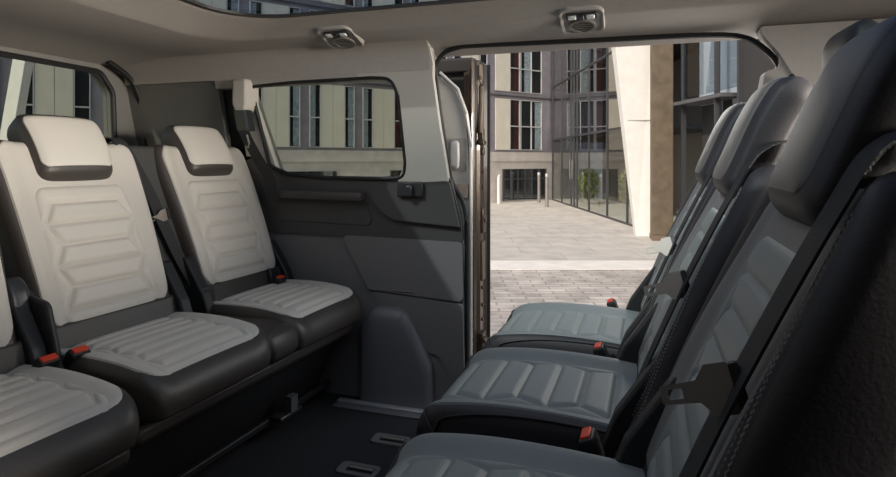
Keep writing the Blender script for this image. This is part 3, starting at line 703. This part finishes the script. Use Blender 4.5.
for fl in range(4):
    z0 = 1.86+fl*2.075; z1 = z0+1.80
    B('string_course', -4, LEN, 0, .05, z1+.10, z1+.14, FRD)
    apt_window(.50, 1.53, z0, z1, [(CUW, .0, .3), (CUW, .5, .8), None, (CUW, .1, .4)][fl])
    apt_window(1.57, 2.04, z0, z1, (CUR, .08, .5), ())
    B('cladding_panel', 2.05, 2.68, 0, .05, z0, z1, CLA)
    apt_window(3.05, 3.38, z0, z1, None, ())
    x = 3.42
    k = 0
    while x < LEN-1.8:
        B('cladding_panel', x, x+.34, 0, .05, z0, z1, CLA); B('cladding_panel', x+.35, x+.70, 0, .05, z0, z1, CLA)
        r = random.random()
        apt_window(x+.71, x+1.04, z0, z1, (CUW, .45, .95) if r < .8 else None, ())
        r = random.random()
        apt_window(x+1.31, x+1.63, z0, z1, (CUR, .3, .9) if r < .35 else ((CUW, .05, .6) if r < .8 else None), ())
        x += 1.64; k += 1

# --- glass-fronted building along the right of the forecourt
gb = thing('glass_building', 'glass curtain wall running back along the right side of the forecourt', 'building', W(3.86, 20.95, GZ))
def G(p, z): v = W(p[0], p[1], GZ+z)-W(3.86, 20.95, GZ); return v
a, b = (3.90, 20.9), (4.165, 11.62)
def gp(k): return (a[0]+(b[0]-a[0])*k, a[1]+(b[1]-a[1])*k)
def gwall(name, k0, k1, z0, z1, m, th, parent, off=0.0):
    p, q = gp(k0), gp(k1); p = (p[0]+off, p[1]); q = (q[0]+off, q[1])
    pr = [G(p, 0), G(q, 0), G((q[0]+th, q[1]), 0), G((p[0]+th, p[1]), 0)]
    return MB().rings([[v+Vector((0, 0, z0)) for v in pr], [v+Vector((0, 0, z1)) for v in pr]]).build(name, m, parent, smooth=False)
for i in range(3):
    z0_, z1_ = ((.08, 2.25), (2.30, 4.20), (4.25, 7.5))[i]
    gwall('glazing', 0, 1, z0_, z1_, (G_WALL if i else G_LOW), .012, gb, .03)
ks = [0, .16, .30, .34, .38, .52, .70, .86, 1.0]
for k in ks: gwall('mullion', k, k+.003, 0, 7.5, FRD, .05, gb)
for z in (.0, 2.24, 4.19): gwall('transom', 0, 1, z, z+.045, FRD, .05, gb)
for z in (2.16, 4.10, 7.5): gwall('inner_ceiling', 0, 1, z, z+.08, DWL, 1.8, gb, .08)
gwall('back_wall', 0, 1, 0, 7.5, mat('lobby_wall', (.22, .20, .185), .9), .1, gb, 1.9)
gwall('inner_floor', 0, 1, 0, .05, KRB, 1.8, gb, .08)
for k in (.325, .355):
    p = gp(k); MB().tube([G((p[0]-.07, p[1]), .9), G((p[0]-.07, p[1]), 1.5)], .018, 8).build('door_handle', BOL, gb)

# --- leaning white column and brown concrete pier
wc = thing('white_column', 'tapering white leaning column beside the brown pier', 'column', W(3.85, 11.0, GZ))
def col4(q, z): return [W(r, d, GZ+z)-W(3.85, 11.0, GZ) for r, d in q]
MB().rings([col4([(3.70, 10.95), (3.99, 10.86), (4.03, 11.25), (3.78, 11.35)], 0), col4([(3.29, 10.95), (3.99, 10.86), (4.05, 11.4), (3.38, 11.5)], 3.75), col4([(2.70, 10.95), (3.99, 10.86), (4.06, 11.5), (2.85, 11.6)], 7.0)]).build('shaft', WHT, wc, smooth=False, bevel=.012)
MB().rings([col4([(3.495, 10.945), (4.0, 10.852), (4.0, 10.87), (3.495, 10.96)], 2.27), col4([(3.495, 10.945), (4.0, 10.852), (4.0, 10.87), (3.495, 10.96)], 2.285)]).build('joint', mat('joint_grey', (.35, .34, .32), .8), wc)
w2 = thing('white_column', 'white slanting column seen through the rear window at far left', 'column', W(-8.1, 10.2, GZ))
def col5(q, z): return [W(r, d, GZ+z)-W(-8.1, 10.2, GZ) for r, d in q]
MB().rings([col5([(-8.55, 10.2), (-8.27, 10.15), (-8.30, 10.4), (-8.58, 10.45)], 0), col5([(-7.78, 10.2), (-7.50, 10.15), (-7.53, 10.4), (-7.81, 10.45)], 4.5)]).build('shaft', WHT, w2, smooth=False, bevel=.012)
bp0 = thing('concrete_pier', 'square brown concrete pier between white column and dark shopfront', 'column', W(4.2, 10.5, GZ))
def col6(q, z): return [W(r, d, GZ+z)-W(4.2, 10.5, GZ) for r, d in q]
MB().rings([col6([(3.80, 10.36), (4.17, 10.30), (4.26, 10.7), (3.90, 10.75)], z) for z in (.10, 6.5)]).build('shaft', BRC, bp0, smooth=False, bevel=.015)
MB().rings([col6([(3.79, 10.34), (4.18, 10.28), (4.27, 10.71), (3.89, 10.76)], z) for z in (0, .10)]).build('plinth', mat('plinth_brown', (.16, .12, .08), .9), bp0, smooth=False, bevel=.01)

# --- dark shopfront on the right
sh = thing('shopfront', 'dark shop entrance with canopy ledge and upper glazing right of brown pier', 'building', W(4.4, 9.0, GZ))
def H_(r, d, z): return W(r, d, GZ+z)-W(4.4, 9.0, GZ)
def sw(name, p, q, z0, z1, th, m):
    pr = [H_(*p, 0), H_(*q, 0), H_(q[0]+th, q[1], 0), H_(p[0]+th, p[1], 0)]
    return MB().rings([[v+Vector((0, 0, z0)) for v in pr], [v+Vector((0, 0, z1)) for v in pr]]).build(name, m, sh, smooth=False)
P0, P1 = (4.30, 10.3), (4.46, 4.2)
sw('entrance_recess', (P0[0]+.4, P0[1]), (P1[0]+.4, P1[1]), 0, 2.5, .1, DWL)
sw('ledge', (P0[0]-.14, P0[1]), (4.42-.14, 8.75), 2.50, 2.56, .5, mat('ledge_grey', (.10, .10, .105), .5))
sw('glazing', P0, (4.42, 8.35), 2.62, 6.5, .012, G_SHOP)
sw('dark_cladding', (4.42, 8.35), P1, 0, 6.5, .3, DWL)
sw('backing', (P0[0]+.35, P0[1]), (P1[0]+.35, 4.2), 2.5, 6.5, .05, mat('pale_blind', (.75, .77, .78), .9))
sw('door_glazing', (4.37, 9.05), (4.42, 8.35), .05, 2.45, .012, G_SHOP)
for d_ in (10.25, 9.05, 8.37): sw('mullion', (4.40-.06-(d_-8.4)*.03, d_), (4.40-.06-(d_-8.4)*.03, d_-.05), 0, 6.5, .08, FRD)

# --- bollards
def bollard(r, d, label):
    t = thing('bollard', label, 'bollard', W(r, d, GZ), 0, 'bollards')
    MB().rings([[(k*math.cos(q), k*math.sin(q), z) for q in [i*PI/8 for i in range(16)]] for z, k in ((0, .055), (.94, .055))]).build('post', BOL, t)
    MB().rings([[(k*math.cos(q), k*math.sin(q), z) for q in [i*PI/8 for i in range(16)]] for z, k in ((.955, .057), (1.05, .057), (1.06, .05))]).build('cap', mat('cap_grey', (.5, .48, .46), .4, metal=.5), t)
    MB().rings([[(k*math.cos(q), k*math.sin(q), z) for q in [i*PI/8 for i in range(16)]] for z, k in ((0, .08), (.012, .08))]).build('base_ring', BOL, t)
bollard(3.16, 17.8, 'steel bollard nearer the viewer, in front of the building corner')
bollard(3.20, 19.6, 'steel bollard farther back, left of the other one')
tag(MB().tube([W(1.75, 19.2, GZ), W(1.75, 19.2, GZ+.9), W(1.77, 19.2, GZ+1.0)], [.06, .055, .03], 10).build('marker_post', WHT), 'short pale post in front of the ground floor shop window', 'post')

# --- shrubs behind the glass
def shrub(r, d, w, h, n, label):
    t = thing('shrub', label, 'shrub', W(r, d, GZ+.05), 0, 'shrubs behind the glass')
    st = MB(); tips = []
    for k in range(7):
        q = random.random()*2*PI; e = Vector((math.cos(q)*w*.4*random.random(), math.sin(q)*w*.4*random.random(), h*(.6+.35*random.random())))
        st.tube([(0, 0, 0), e*.5+Vector((0, 0, .08)), e], [.015, .010, .005], 5); tips.append(e)
    st.build('stems', STM, t)
    mb = MB()
    for k in range(n):
        u = Vector((random.gauss(0, 1), random.gauss(0, 1), random.gauss(0, 1))).normalized()*random.random()**.4
        c = Vector((u.x*w/2, u.y*w/2, h*.55+u.z*h*.45)); R_ = Matrix.Rotation(random.random()*6.3, 3, 'Z') @ Matrix.Rotation(random.uniform(-1, 1), 3, 'X')
        l = random.uniform(.05, .10)
        mb.add([c+R_ @ Vector(p) for p in ((0, -l, 0), (l*.4, 0, .01), (0, l, 0), (-l*.4, 0, .01))], [(0, 1, 2, 3)])
    fo = mb.build('foliage', LEF, t)
shrub(4.6, 18.2, .8, 1.2, 700, 'yellow green shrub behind the glass wall near the bollards')
shrub(4.85, 14.2, 1.0, 1.5, 900, 'taller leafy shrub behind the glass beside the white column')
